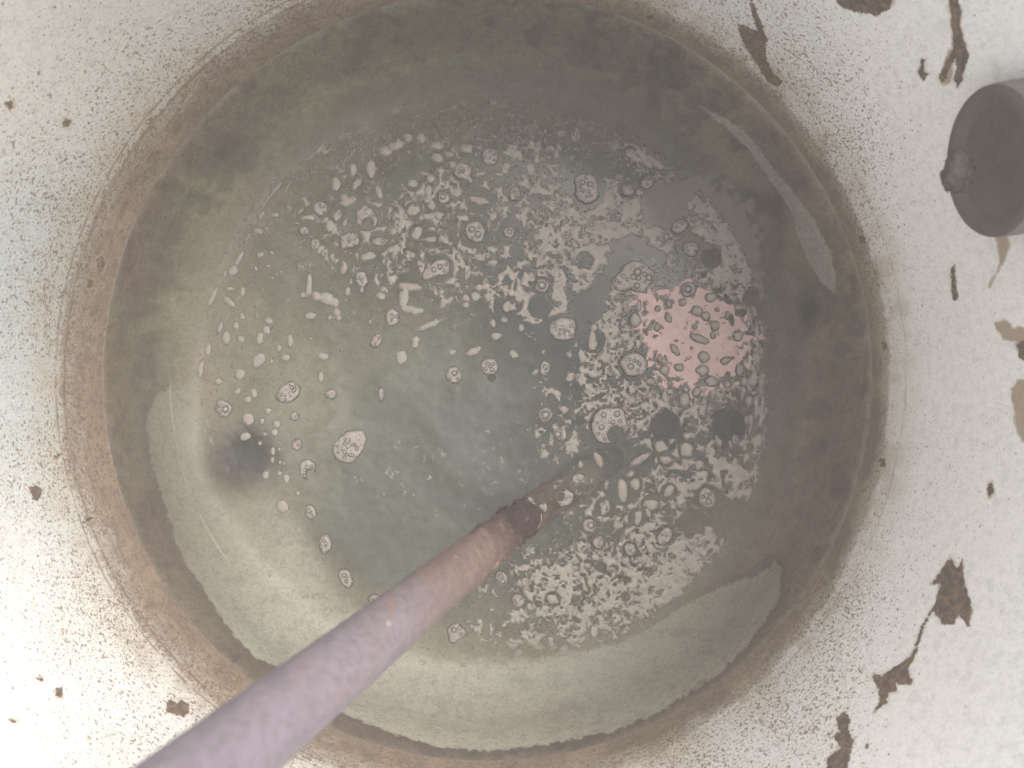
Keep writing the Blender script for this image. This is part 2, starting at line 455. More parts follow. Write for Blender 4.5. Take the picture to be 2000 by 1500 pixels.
# chips where the enamel flaked off
chips = [
 [(1463,-10),(1482,30),(1498,75),(1495,110),(1510,140),(1528,158),(1520,170),(1500,160),(1480,130),(1462,100),(1447,75),(1441,48),(1460,52),(1478,60),(1470,30)],
 [(1628,-25),(1634,4),(1645,15),(1680,25),(1700,27),(1712,32),(1722,24),(1738,18),(1746,-5),(1746,-25)],
 [(1853,-5),(1870,0),(1878,20),(1875,50),(1885,85),(1893,108),(1885,130),(1880,155),(1870,172),(1862,150),(1868,130),(1866,112),(1850,145),(1842,165),(1833,150),(1848,120),(1862,95),(1860,60)],
 [(1800,115),(1807,112),(1805,138),(1813,145),(1805,158),(1795,150),(1792,140),(1797,130)],
 [(1985,672),(2010,660),(2060,680),(2040,720),(2010,714),(1990,695)],
 [(1855,1090),(1840,1110),(1830,1125),(1817,1142),(1836,1140),(1830,1165),(1824,1180),(1812,1203),(1797,1225),(1790,1255),(1777,1285),(1750,1300),(1722,1320),(1708,1315),(1704,1325),(1715,1345),
  (1718,1370),(1707,1392),(1722,1378),(1733,1374),(1734,1355),(1752,1350),(1750,1334),(1768,1338),(1782,1334),(1774,1305),(1786,1285),(1797,1252),(1806,1222),(1822,1193),(1830,1203),(1840,1218),
  (1862,1221),(1872,1203),(1886,1216),(1893,1224),(1899,1190),(1893,1165),(1885,1145),(1880,1092),(1872,1112)],
 [(1650,1390),(1632,1402),(1640,1430),(1627,1437),(1642,1460),(1617,1480),(1612,1520),(1650,1520),(1662,1470),(1667,1445),(1655,1425),(1662,1405)],
 [(325,1375),(335,1366),(345,1374),(356,1367),(369,1380),(366,1395),(357,1401),(340,1394),(325,1393)],
 [(56,952),(68,948),(82,954),(80,968),(72,982),(62,970)], [(120,238),(130,231),(139,238),(133,249),(122,249)], [(6,203),(22,195),(28,208),(18,214)],
 [(1930,945),(1938,938),(1941,960),(1933,972),(1928,960)], [(1790,1453),(1797,1455),(1792,1465),(1687,1460)] if 0 else [(1690,1452),(1698,1454),(1695,1464),(1689,1461)],
 [(158,1022),(170,1012),(184,1010),(170,1020)], [(104,890),(120,884),(118,890),(106,898)], [(1856,525),(1864,518),(1868,560),(1872,585),(1862,588),(1858,560)],
 [(190,505),(200,500),(206,515),(196,532),(188,520)], [(172,545),(184,548),(180,562),(170,560)], [(1722,668),(1732,672),(1734,684),(1725,684)],
 [(1716,896),(1728,894),(1731,910),(1720,914)], [(1678,462),(1688,458),(1690,475),(1680,474)], [(1262,30),(1274,28),(1279,38),(1266,38)],
 [(70,1322),(84,1326),(80,1336),(76,1330)], [(108,1345),(122,1340),(120,1362),(110,1362)], [(20,1405),(36,1408),(30,1415)], [(196,700),(206,702),(203,708)],
]
cd = np.full(PX.shape, -60.0)
for c in chips: cd = np.maximum(cd, sdf(PX, PY, c, 40))
cd = np.where(above, cd, -60)
ochres = [[(1943,632),(1960,622),(1978,640),(2010,640),(2060,660),(2040,700),(1990,690),(1985,670),(1958,662)],
          [(1975,760),(1990,740),(2060,740),(2060,860),(1995,865),(1982,830)],
          [(1945,462),(1970,458),(1975,475),(1962,510),(1953,522),(1950,500)],
          [(1836,150),(1852,100),(1862,90),(1862,140),(1858,160),(1845,166)], [(1960,500),(1964,500),(1936,560),(1931,560)]]
oc = np.full(PX.shape, -60.0)
for c in ochres: oc = np.maximum(oc, sdf(PX, PY, c, 40))
oc = np.where(above, oc, -60)
# density of specks: thick by the tide ring, thin towards the far right
rr_ = np.hypot(PX - 940, PY - 745)
sp = sm(1260, 830, rr_) * 0.70 + 0.50
far_r = sm(1620, 1830, PX) * sm(-300, 200, PY)
sp = sp * (1 - 0.50 * far_r)
sp = sp * (0.72 + 0.56 * n_big)
sp = sp + .35 * ring
sp = np.where(above, sp, 0.25 * sm(-0.10, 0.0, ZZ))
sp = sp * (1 - 0.45 * ls)

def grid_faces(i0, i1, n):
    i = np.arange(i0, i1)[:, None]; j = np.arange(n)[None, :]; j2 = (j + 1) % n
    F = np.stack([i * n + j, (i + 1) * n + j, (i + 1) * n + j2, i * n + j2], -1)
    return F.reshape(-1, 4)

tank = empty('water_tank', (TCX, TCY, FLOOR_Z))
tag(tank, 'round white enamelled tank with rust specks, flaked chips and a brown tide ring', 'tank')
off = np.array([TCX, TCY, FLOOR_Z])
def part_grid(name, a, b):
    sl = slice(a, b)
    V = np.stack([GX[sl], GY[sl], GZ[sl]], -1).reshape(-1, 3) - off
    F = grid_faces(0, b - a - 1, NTH)
    return mesh_np(name, V, F, M_TANK, tank, True,
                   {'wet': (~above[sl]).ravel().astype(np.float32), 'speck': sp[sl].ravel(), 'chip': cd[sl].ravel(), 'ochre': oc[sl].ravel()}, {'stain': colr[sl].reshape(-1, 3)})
part_grid('tank_wall', 0, n_wall)
part_grid('tank_floor', n_wall - 1, len(prof))
# outside of the tank and its rolled rim
op_ = [(TR, RIMZ + .0005)] + [(TR + 0.007 + 0.009 * -math.cos(a), RIMZ + .0005 + 0.009 * math.sin(a)) for a in np.linspace(0.2, math.pi, 10)] + [(TR + 0.012, RIMZ - .01), (TR + 0.012, -0.16), (0.01, -0.185)]
n_ = 128; V = []
for r, z in op_:
    for k in range(n_):
        a = 2 * math.pi * k / n_
        V.append((r * math.cos(a), r * math.sin(a), z - FLOOR_Z))
mesh_np('tank_rim', np.array(V)[:12 * n_], grid_faces(0, 11, n_), M_OUT, tank)
mesh_np('outer_shell', np.array(V)[11 * n_:], grid_faces(0, len(op_) - 12, n_), M_OUT, tank)

# ------------------------------------------------------------------ inlet pipe stub through the right wall
FD = CAMZ - 0.22
F0 = Vector(W(1932, 318, 0.22)) - Vector(off)
pa = math.radians(9); A = Vector((math.cos(pa), math.sin(pa), 0)); Bv = Vector((-math.sin(pa), math.cos(pa), 0)); Zv = Vector((0, 0, 1))
PR = 0.0372
def ringpts(r, d, n=72, jag=0.0, seed=1):
    out = []
    for k in range(n):
        a = 2 * math.pi * k / n
        q = r * (1 + jag * (float(vn(np.array(a * 3), np.array(seed * 1.7), seed)) - .5))
        out.append(F0 + A * d + Bv * (q * math.cos(a)) + Zv * (q * math.sin(a)))
    return out
def loft(name, specs, mat, parent, cap=False):
    V = []; n = 72
    for s in specs: V += ringpts(*s[:2], n, *(s[2:] if len(s) > 2 else ()))
    F = grid_faces(0, len(specs) - 1, n).tolist()
    if cap: F.append([(len(specs) - 1) * n + k for k in range(n)])
    return mesh_np(name, np.array([tuple(v) for v in V]), F, mat, parent)
inlet = loft('inlet_pipe', [(PR, 0.10), (PR, 0.03), (PR, 0.003), (PR * .985, 0.0006)], M_STUB, tank)
inlet['label'] = 'dull grey pipe stub coming through the right wall'
loft('pipe_rim', [(PR * .985, 0.0005, .01, 3), (PR * .93, -0.0006, .02, 4), (PR * .84, 0.0000, .04, 5), (PR * .70, 0.003, .10, 6)], M_STUBFACE, inlet)
loft('inner_dirt', [(PR * .72, 0.0028, .10, 6), (PR * .62, 0.0034, .12, 7), (PR * .40, 0.0042, .2, 8), (PR * .004, 0.0048)], M_STUBIN, inlet)
# crust hanging on the left edge of the stub
def lump(name, c, ax, mat, parent, seed, n=26):
    V = []; F = []
    for i in range(n + 1):
        for j in range(n):
            u_, v_ = math.pi * i / n, 2 * math.pi * j / n
            d = Vector((math.sin(u_) * math.cos(v_), math.sin(u_) * math.sin(v_), math.cos(u_)))
            k = 0.65 + 0.7 * float(fbm(np.array(d.x * 2.4 + seed + d.z), np.array(d.y * 2.4 + d.z * 1.7), seed, 4))
            V.append((c[0] + d.x * ax[0] * k, c[1] + d.y * ax[1] * k, c[2] + d.z * ax[2] * k))
    for i in range(n):
        for j in range(n):
            F.append((i * n + j, (i + 1) * n + j, (i + 1) * n + (j + 1) % n, i * n + (j + 1) % n))
    return mesh_np(name, np.array(V), F, mat, parent)
for (qx, qy, zz, s) in ((1873, 322, .2205, .0060), (1869, 336, .219, .0062), (1860, 347, .217, .0048), (1853, 353, .217, .0028), (1873, 353, .217, .0050)):
    p = Vector(W(qx, qy, zz)) - Vector(off)
    lump('rust_crust', p, (s, s * 1.3, s * 1.2), M_LUMP, inlet, int(qx + qy))

# ------------------------------------------------------------------ the water body
n_ = 256; V = []; 
rings = [(0.0005, 0.0)] + [(r, 0.0) for r in np.linspace(0.05, 0.285, 10)] + [(0.290, 0.00003), (0.294, 0.0003), (0.297, 0.0008), (0.299, 0.0014), (0.3015, 0.0022), (0.3035, 0.0022), (0.3035, -0.19), (0.0005, -0.19)]
for r, z in rings:
    for k in range(n_):
        a = 2 * math.pi * k / n_
        V.append((TCX + r * math.cos(a), TCY + r * math.sin(a), z))
F = grid_faces(0, len(rings) - 1, n_)[:, ::1]
F = F.tolist() + [[k for k in range(n_)][::-1], [(len(rings) - 1) * n_ + k for k in range(n_)]]
wat = mesh_np('water', np.array(V), F, M_WATER, None, True)
import bmesh
bm = bmesh.new(); bm.from_mesh(wat.data); bmesh.ops.recalc_face_normals(bm, faces=bm.faces); bm.to_mesh(wat.data); bm.free()
tag(wat, 'murky grey green water standing in the tank', None, None, 'structure')

# ------------------------------------------------------------------ thin haze volume that lifts the dark tones
hb = [(x, y, z) for z in (-1.2, 1.1) for (x, y) in ((-1.2, -1.2), (1.2, -1.2), (1.2, 1.2), (-1.2, 1.2))]
hz = NT('thin_haze'); hv = hz.add('ShaderNodeVolumePrincipled')
hv.inputs['Color'].default_value = (0.94, 0.91, 0.90, 1); hv.inputs['Density'].default_value = 0.11
hz.ln(hv.outputs[0], hz.out.inputs['Volume']); hz.n.remove(hz.b)
ho = mesh_np('haze', np.array(hb), [(3, 2, 1, 0), (4, 5, 6, 7), (0, 1, 5, 4), (1, 2, 6, 5), (2, 3, 7, 6), (3, 0, 4, 7)], hz.m, None, False)
tag(ho, 'thin milky haze in and over the tank', None, None, 'stuff')

# ------------------------------------------------------------------ rusty pipe standing in the water
P0 = Vector((0.0085, -0.1045, 0.0)); DIR = Vector((-0.0955, -0.0085, 0.37)).normalized()
s0 = -0.150; s1 = 0.95
e1 = DIR.cross(Vector((0, 1, 0))).normalized(); e2 = DIR.cross(e1).normalized()
NS, NA = 620, 96
ss = np.concatenate([np.linspace(s0, 0.30, 480), np.linspace(0.30, s1, 142)[1:-1]]); NS = len(ss)
aa = np.linspace(0, 2 * math.pi, NA, endpoint=False)
SS, AA = np.meshgrid(ss, aa, indexing='ij')
rough = 0.00035 + 0.0011 * sm(0.20, 0.03, SS)
cx_, sx_ = np.cos(AA), np.sin(AA)
nz = fbm(SS * 140 + cx_ * 1.3, sx_ * 1.6 + cx_ * 2, 91) - .5
nz2 = fbm(SS * 420 + cx_ * 3, sx_ * 4 - cx_ * 3, 92) - .5
RD = 0.0136 + nz * rough * 1.6 + nz2 * rough
# scale flakes sticking out on the lower side
RD = RD + 0.0024 * sm(.56, .70, fbm(SS * 60 + cx_, sx_ * 2 + cx_, 93)) * sm(0.2, 0.05, SS) * sm(-.1, -.0, SS)
cl = np.array(P0)[None] + ss[:, None] * np.array(DIR)
D2 = np.array([.0767, .031, -.11]); D2 /= np.linalg.norm(D2)
low = np.minimum(ss, 0.0); bl_ = sm(0.0, -0.05, low)
cl = np.where((ss < 0)[:, None], np.array(P0)[None] + (-low)[:, None] * ((1 - bl_)[:, None] * -np.array(DIR) + bl_[:, None] * D2), cl)
V = (cl[:, None] + (RD * cx_)[..., None] * np.array(e1) + (RD * sx_)[..., None] * np.array(e2))
pc = np.zeros(SS.shape + (3,)) + S(120, 111, 117)
q1 = fbm(SS * 40 + cx_, sx_ * 1.5 + cx_, 94)
pc = mixc(pc, S(114, 97, 90), sm(0.33, 0.16, SS + (q1 - .5) * .08))
pc = mixc(pc, S(88, 72, 64), sm(0.155, 0.090, SS + (q1 - .5) * .06))
pc = mixc(pc, S(62, 48, 45), sm(0.090, 0.055, SS + (q1 - .5) * .07))
pc = mixc(pc, S(84, 70, 60), sm(0.002, -0.01, SS))
pc = mixc(pc, S(116, 114, 100), sm(-0.035, -0.105, SS + (q1 - .5) * .05))
pc = mixc(pc, S(128, 100, 90), sm(.70, .82, fbm(SS * 70 + cx_ * 2, sx_ * 2 + 5, 95)) * .45 * sm(0.05, .12, SS))
pc = pc * (0.86 + .28 * fbm(SS * 300 + cx_ * 5, sx_ * 6, 96)[..., None])
V2 = V.reshape(-1, 3) - np.array(P0)
F = grid_faces(0, NS - 1, NA)
F = F.tolist() + [[(NS - 1) * NA + k for k in range(NA)]]
pipe = empty('rusty_pipe', tuple(P0))
tag(pipe, 'long rusty steel pipe leaning down into the murky water', 'pipe')
mesh_np('pipe_tube', V2, F, M_RUST, pipe, True, None, {'stain': pc.reshape(-1, 3)})
# ring of froth round the pipe where it meets the water
V = []; F = []; n = 60
for k in range(n):
    a = 2 * math.pi * k / n
    on = 0.35 + 0.65 * float(vn(np.array(k / 5.0), np.array(2.0), 3))
    # edge of the slanting pipe at the water plane
    e = e1 * (math.cos(a) * .0140) + e2 * (math.sin(a) * .0140); e = e - DIR * (e.z / DIR.z)
    for j in range(6):
        b = 2 * math.pi * j / 6; r = 0.00045 * on
        V.append(tuple(e * (1 + 0.030 * math.cos(b) * on) + Vector((0, 0, 0.0004 + r * math.sin(b)))))
for k in range(n):
    for j in range(6):
        F.append((k * 6 + j, ((k + 1) % n) * 6 + j, ((k + 1) % n) * 6 + (j + 1) % 6, k * 6 + (j + 1) % 6))
mesh_np('scum_collar', np.array(V), F, plain('pale_scum', S(190, 170, 150), S(160, 130, 100), 300), pipe)

# ------------------------------------------------------------------ foam
def contour(fx, x0, y0, cell, H, kh=3.0, z0=0.0003, warp=None):
    """mesh of the region where the field is positive; field in pixels; returns V, F, thick"""
    f = np.asarray(fx); ny, nx = f.shape
    ins = f > 0
    idx = -np.ones(f.shape, int)
    a = ins[:-1, :-1]; b = ins[:-1, 1:]; c = ins[1:, 1:]; d = ins[1:, :-1]
    full = a & b & c & d; anyc = (a | b | c | d) & ~full
    yy, xx = np.nonzero(ins); idx[yy, xx] = np.arange(len(xx))
    px = list(x0 + xx * cell); py = list(y0 + yy * cell); th = list(f[yy, xx])
    F = []
    fy, fxx = np.nonzero(full)
    q = np.stack([idx[fy, fxx], idx[fy + 1, fxx], idx[fy + 1, fxx + 1], idx[fy, fxx + 1]], -1)
    F = q.tolist()
    cr = {}
    cy, cx = np.nonzero(anyc)
    for y, x in zip(cy.tolist(), cx.tolist()):
        cs = ((y, x), (y + 1, x), (y + 1, x + 1), (y, x + 1))
        poly = []
        for k in range(4):
            p, r = cs[k], cs[(k + 1) % 4]
            if ins[p]: poly.append(int(idx[p]))
            if ins[p] != ins[r]:
                key = (p, r) if p < r else (r, p)
                if key not in cr:
                    u_, v_ = key; fu, fv = f[u_], f[v_]
                    t_ = float(np.clip(fu / (fu - fv), .04, .96))
                    cr[key] = len(px)
                    px.append(x0 + (u_[1] + (v_[1] - u_[1]) * t_) * cell); py.append(y0 + (u_[0] + (v_[0] - u_[0]) * t_) * cell); th.append(0.0)
                poly.append(cr[key])
        if len(poly) >= 3: F.append(poly)
    px = np.array(px); py = np.array(py); th = np.array(th)
    z = z0 + H * (1 - np.exp(-th / kh))
    V = np.stack([(px - 1000) / FPX * CAMZ, -(py - 750) / FPX * CAMZ, z], -1)
    return V, F, th, px, py

def torus_dome(V, F, mats, cx, cy, z, r, tube):
    n, m = 14, 6
    b0 = len(V)
    for i in range(n):
        a = 2 * math.pi * i / n
        for j in range(m):
            b = 2 * math.pi * j / m
            rr = r + tube * math.cos(b)
            V.append((cx + rr * math.cos(a), cy + rr * math.sin(a), z + tube * .8 * math.sin(b)))
    for i in range(n):
        for j in range(m):
            F.append((b0 + i * m + j, b0 + ((i + 1) % n) * m + j, b0 + ((i + 1) % n) * m + (j + 1) % m, b0 + i * m + (j + 1) % m)); mats.append(0)
    b0 = len(V); L = 4
    for l in range(L):
        e = (math.pi / 2) * l / L
        for i in range(n):
            a = 2 * math.pi * i / n
            V.append((cx + r * .72 * math.cos(e) * math.cos(a), cy + r * .72 * math.cos(e) * math.sin(a), z + r * .6 * math.sin(e)))
    V.append((cx, cy, z + r * .6))
    for l in range(L - 1):
        for i in range(n):
            F.append((b0 + l * n + i, b0 + l * n + (i + 1) % n, b0 + (l + 1) * n + (i + 1) % n, b0 + (l + 1) * n + i)); mats.append(1)
    for i in range(n):
        F.append((b0 + (L - 1) * n + i, b0 + (L - 1) * n + (i + 1) % n, b0 + L * n)); mats.append(1)

rng = random.Random(7)
raft_keep = []          # circles kept free of lace
def raft(px, py, rx, ry, ang=0, kind='cell', label=None, group=None, bub=(), cut=(), add=(), name=None, op=1.0, H=0.0019, rough=.22):
    R = max(rx, ry) + 6
    for (ax_, ay_, ar) in add: R = max(R, math.hypot(ax_, ay_) + ar + 5)
    cell = 1.0 if R > 14 else 0.7
    n = int(2 * R / cell) + 2
    g = np.arange(n) * cell
    X, Y = np.meshgrid(px - R + g, py - R + g)
    a = math.radians(ang); u_ = (X - px) * math.cos(a) + (Y - py) * math.sin(a); v_ = -(X - px) * math.sin(a) + (Y - py) * math.cos(a)
    m = min(rx, ry)
    wob = (fbm(X / (m * .9), Y / (m * .9), int(px * 3 + py), 3) - .5) * m * rough * 2
    f = (1 - np.sqrt((u_ / rx) ** 2 + (v_ / ry) ** 2)) * m
    for (ax_, ay_, ar) in add: 
        g2 = ar - np.hypot(X - px - ax_, Y - py - ay_)
        k = 3.0; f = np.log(np.exp(np.clip(f / k, -30, 30)) + np.exp(np.clip(g2 / k, -30, 30))) * k
    f = f + wob
    for (ax_, ay_, ar) in cut: f = np.minimum(f, np.hypot(X - px - ax_, Y - py - ay_) - ar + wob * .4)
    f[0] = f[-1] = -1; f[:, 0] = f[:, -1] = -1
    V, F, th, qx, qy = contour(f, px - R, py - R, cell, H, 3.0, 0.0009)
    c = np.array(W(px, py, 0.0))
    mat = M_RAFT if kind in ('cell', 'ring') else M_FOAM
    nm = name or ('foam_raft' if kind != 'smooth' else 'foam_blob')
    cat = 'foam raft' if kind != 'smooth' else 'foam blob'
    o = mesh_np(nm, V - c, F, mat, None, True, {'thick': th, 'op': np.full(len(V), op)})
    o.location = tuple(c)
    tag(o, label, cat, group)
    raft_keep.append((px, py, max(rx, ry)))
    bl = list(bub)
    if kind == 'cell' and not bl and m > 9:
        for _ in range(int(rx * ry / 45)):
            r_ = rng.uniform(1.3, 2.6 if m < 16 else 3.4)
            t_ = rng.uniform(0, 6.283); q = math.sqrt(rng.random()) * .72
            du, dv = q * rx * math.cos(t_), q * ry * math.sin(t_)
            bl.append((du * math.cos(a) - dv * math.sin(a), du * math.sin(a) + dv * math.cos(a), r_))
    if bl:
        BV, BF, BM = [], [], []
        for (bx, by, br) in bl:
            ix = int((bx + R) / cell); iy = int((by + R) / cell)
            if not (0 <= ix < n and 0 <= iy < n) or f[iy, ix] < br * .5: continue
            zt = 0.0009 + H * (1 - math.exp(-f[iy, ix] / 3.0))
            k = CAMZ / FPX
            torus_dome(BV, BF, BM, bx * k, -by * k, zt, br * k, max(.00034, br * k * .20))
        if BV:
            b = mesh_np('bubble_cluster' if len(bl) > 1 else 'bubble', np.array(BV), BF, [M_RINGW, M_BUB], o)
            b.data.polygons.foreach_set('material_index', BM)
    return o

L_ = lambda s: s
raft(683, 871, 36, 27, -38, label='largest honeycomb foam raft, alone left of the tank centre')
raft(564, 767, 26, 18, -40, label='oval foam raft with fine cells, upper right of the dark sump')
raft(1099, 643, 28, 24, 20, label='egg shaped foam raft floating in dark green clear water')
raft(1246, 537, 33, 26, 10, add=((-36, 14, 17), (-20, 10, 17), (2, 22, 16)), label='big bean shaped bubbly foam raft touching the upper left of the pink reflection', H=.0026,
     bub=((-2, -5, 7), (12, 0, 4.5), (20, 6, 6), (-11, 5, 5), (0, 7, 4.5), (-3, 22, 5), (-30, 4, 4.5), (-42, 12, 3), (8, -14, 3), (-22, 10, 3), (-36, 16, 2.6), (12, 14, 3)))
raft(1237, 714, 28, 25, 0, H=.0026, bub=((-6, 2, 5.5), (6, -8, 3), (10, -3, 3), (0, -10, 2.5), (-8, -12, 2.5), (8, 9, 2.5)), cut=((-30, -26, 12),), label='round bubbly foam raft at the lower left of the pink reflection')
raft(1190, 832, 35, 38, 0, cut=((12, 16, 15), (26, 30, 12)), add=((14, -20, 16), (30, 4, 9)), H=.0024, label='large horseshoe foam raft opening to the lower right',
     bub=((-16, 2, 5), (-12, -22, 5), (14, -24, 5.5), (6, -8, 4), (20, -10, 3.5), (28, 2, 3.5), (-22, 14, 3), (-10, 24, 3), (-24, -6, 2.5)))
raft(1145, 368, 24, 30, -15, H=.0026, bub=((6, -6, 5), (-8, -10, 4.5), (4, 8, 3.5), (-8, 6, 3.5), (8, 16, 3), (-2, -18, 2.5), (-12, -2, 2.5), (0, 18, 2.5)), label='upright oval bubbly foam raft in the upper right inside a clear ring')
raft(928, 453, 20, 22, 0, bub=((-6, -4, 6), (6, 6, 6), (8, -8, 3), (-4, 12, 2.5)), label='roundish foam raft holding two large bubbles, upper middle')
raft(904, 335, 18, 19, 25, add=((-18, -12, 9), (14, 18, 7)), label='tadpole shaped foam raft near the top of the foam')
raft(958, 306, 17, 17, -30, label='speckled round foam raft topmost in the middle')
raft(858, 524, 26, 17, -25, add=((-22, 14, 11),), bub=((2, -2, 5), (-10, 4, 4.5), (14, -6, 3), (10, 6, 2.5)), label='comet shaped foam raft with two large bubbles above the tank centre')
raft(886, 733, 17, 17, 0, bub=((2, -4, 5), (-6, 6, 2.5), (8, 6, 2.5), (8, -8, 2)), label='four lobed foam raft left one of the pair at the tank centre')
raft(957, 716, 18, 18, 0, bub=((4, 6, 4), (-4, -6, 3.5), (6, -5, 3), (-8, 4, 3), (0, 0, 2.5)), label='round foam raft right one of the pair at the tank centre')
raft(767, 621, 14, 18, 0, label='tall angular foam raft left of the tank centre')
raft(736, 665, 11, 16, 25, label='small leaning oval foam raft below the angular one')
raft(1065, 810, 15, 15, 0, 'ring', bub=((0, 0, 8),), rough=.12, label='foam ring round one large bubble, upper of two above the pipe end')
raft(1090, 848, 11, 12, 0, 'ring', bub=((-1, 0, 6.5),), rough=.16, label='smaller foam ring round one bubble, lower of two above the pipe end')
raft(1150, 1025, 15, 14, 0, 'ring', bub=((3, 0, 6.5),), rough=.16, label='foam ring with one bubble right of the pipe waterline')
raft(602, 917, 16, 21, 0, cut=((6, 10, 9),), label='crescent foam raft with a notch right of the dark sump')
raft(607, 999, 13, 15, 0, bub=((-2, -2, 4), (4, 5, 2.5), (-5, 7, 2)), label='round foam raft under the notched crescent, lower left')
raft(637, 1063, 13, 20, 8, label='tall smooth edged foam raft, lower left beside the pale patch')
raft(676, 1128, 14, 21, -20, label='teardrop foam raft just above the pipe on the left', bub=((-2, -6, 4), (2, 6, 3)))
raft(733, 1168, 14, 10, 0, label='small oval foam raft touching the pipe from above')
raft(980, 1129, 13, 17, -10, bub=((-2, -6, 4), (2, 5, 5), (-5, 4, 2.5)), label='upright foam raft below the pipe with three big bubbles')
raft(1013, 1171, 13, 13, 0, label='round foam raft below the pipe, lower right of the upright one')
raft(1079, 1170, 13, 10, 15, 'smooth', label='flat wedge shaped foam blob right of the round raft below the pipe')
raft(1027, 1136, 11, 10, 0, 'smooth', add=((0, -15, 3),), bub=((3, -2, 3),), label='onion shaped foam blob with a small spike below the pipe')
raft(893, 1232, 19, 17, 0, add=((-8, 16, 7),), bub=((-6, -4, 5), (5, -8, 3.5), (8, 4, 3)), label='ear shaped foam raft under the pipe near the pale bottom patch')
raft(1378, 973, 17, 21, -5, bub=((0, -6, 5), (4, 6, 5.5), (-8, -4, 3), (8, -10, 3), (-5, 10, 2.5)), label='knobbly foam raft full of bubbles at the lower right')
raft(437, 797, 17, 18, 0, bub=((6, 2, 6), (-6, -4, 3), (-4, 8, 3)), label='round greenish foam raft at the far left above the sump', op=.8)
raft(1058, 558, 15, 14, 0, 'ring', bub=((0, 0, 7.5),), rough=.15, label='foam ring with one bubble above the egg shaped raft')
raft(1064, 720, 11, 16, 8, 'ring', bub=((1, -3, 4.5), (2, 6, 3)), label='narrow foam raft in dark water right of the tank centre')
raft(1103, 973, 19, 17, -30, cut=((-10, -4, 7),), bub=((-12, 12, 2.5), (-6, 14, 2.5), (10, -4, 2)), label='C shaped foam raft just beyond the pipe waterline')
raft(1123, 263, 12, 15, 0, bub=((0, 0, 4.5), (-3, -8, 2.5), (2, 8, 2.5)), label='isolated oval foam raft topmost on the right')
raft(1344, 566, 16, 15, 0, bub=((-2, 0, 7), (4, 8, 2.5)), H=.0026, label='thick rimmed foam raft at the top edge of the pink reflection')
raft(1326, 443, 17, 14, -30, H=.0024, bub=((-6, 2, 2.5), (4, -4, 2.5)), label='oval foam raft below the smooth grey patch at the right')
raft(1349, 487, 16, 14, 30, H=.0024, label='ragged foam raft between the grey patch and the pink reflection')
raft(1154, 440, 11, 10, 0, 'ring', bub=((0, 0, 4.5),), label='small foam ring under the upright oval raft')
raft(1262, 357, 15, 13, -10, H=.0024, label='domed foam raft left of the smooth grey patch')
raft(1225, 372, 15, 12, 10, H=.0024, label='domed foam raft second left of the smooth grey patch')
raft(1106, 463, 11, 10, 0, 'ring', bub=((0, 0, 4.5),), label='small foam ring lower left of the upright oval raft')
raft(994, 454, 12, 11, 0, 'ring', bub=((1, 0, 4.5),), label='small foam ring right of the raft holding two bubbles')
raft(866, 386, 13, 13, 0, bub=((0, 0, 5),), label='round foam raft with one bubble under the tadpole raft')
raft(1006, 379, 13, 15, 15, bub=((0, -2, 3.5), (3, 6, 3)), label='pear shaped foam raft between tadpole raft and upright oval raft')
raft(717, 425, 22, 24, 0, cut=((2, 14, 11), (2, 26, 13)), label='arch shaped foam raft in the upper left')
raft(685, 469, 21, 16, 8, add=((-14, 14, 6),), label='broad crown shaped foam raft under the arch')
raft(742, 472, 18, 10, 0, bub=((6, 0, 4),), label='flat foam raft right of the crown shaped one')
raft(627, 408, 14, 16, 15, label='rounded foam raft at the upper left margin')
raft(660, 421, 10, 13, 20, label='lumpy foam raft left of the arch')
raft(595, 452, 12, 10, 20, label='small foam raft at the left margin, dark slime around it')
raft(616, 478, 11, 11, 20, label='small foam raft in open water left of the crown')
raft(706, 546, 14, 16, 0, add=((2, 22, 5),), label='foam raft with a tail in open olive water')
raft(605, 555, 7, 24, 5, 'smooth', add=((-14, 22, 6), (14, 24, 10), (34, 28, 13), (50, 36, 10), (54, 56, 8), (58, 68, 6), (40, 66, 5)), label='long branching foam blob shaped like a chair in open water, left')
raft(647, 770, 12, 11, 0, label='small speckled foam raft right of the oval fine celled one')
raft(576, 813, 10, 9, 20, label='little square foam raft right above the sump')
raft(745, 768, 7, 14, 0, label='narrow upright foam raft between sump and tank centre')
raft(580, 868, 11, 12, 20, label='pointed smooth foam raft right of the dark sump')
raft(1230, 1072, 13, 13, 30, label='speckled foam raft in the lower right cluster')
raft(1168, 1058, 12, 13, 0, label='oval foam raft left in the lower right cluster')
raft(1300, 1045, 14, 18, 25, add=((-8, 10, 10),), label='double lobed foam raft in the lower right cluster')
raft(1181, 990, 12, 17, 20, label='tall foam raft above the ring right of the pipe')
raft(1215, 958, 11, 27, -8, 'smooth', label='long upright smooth foam blob in the lower right')
raft(1250, 897, 25, 9, -32, label='long slanted foam raft above the tall smooth blob')
raft(1168, 897, 8, 17, -22, label='narrow slanted foam blob below the horseshoe', kind='smooth')
raft(1436, 860, 9, 12, 0, bub=((0, -2, 3), (1, 4, 2.5)), label='oval foam raft in the right hand dark clearing')
raft(1117, 887, 6, 9, 0, label='small foam raft beneath the horseshoe, near the pipe end')

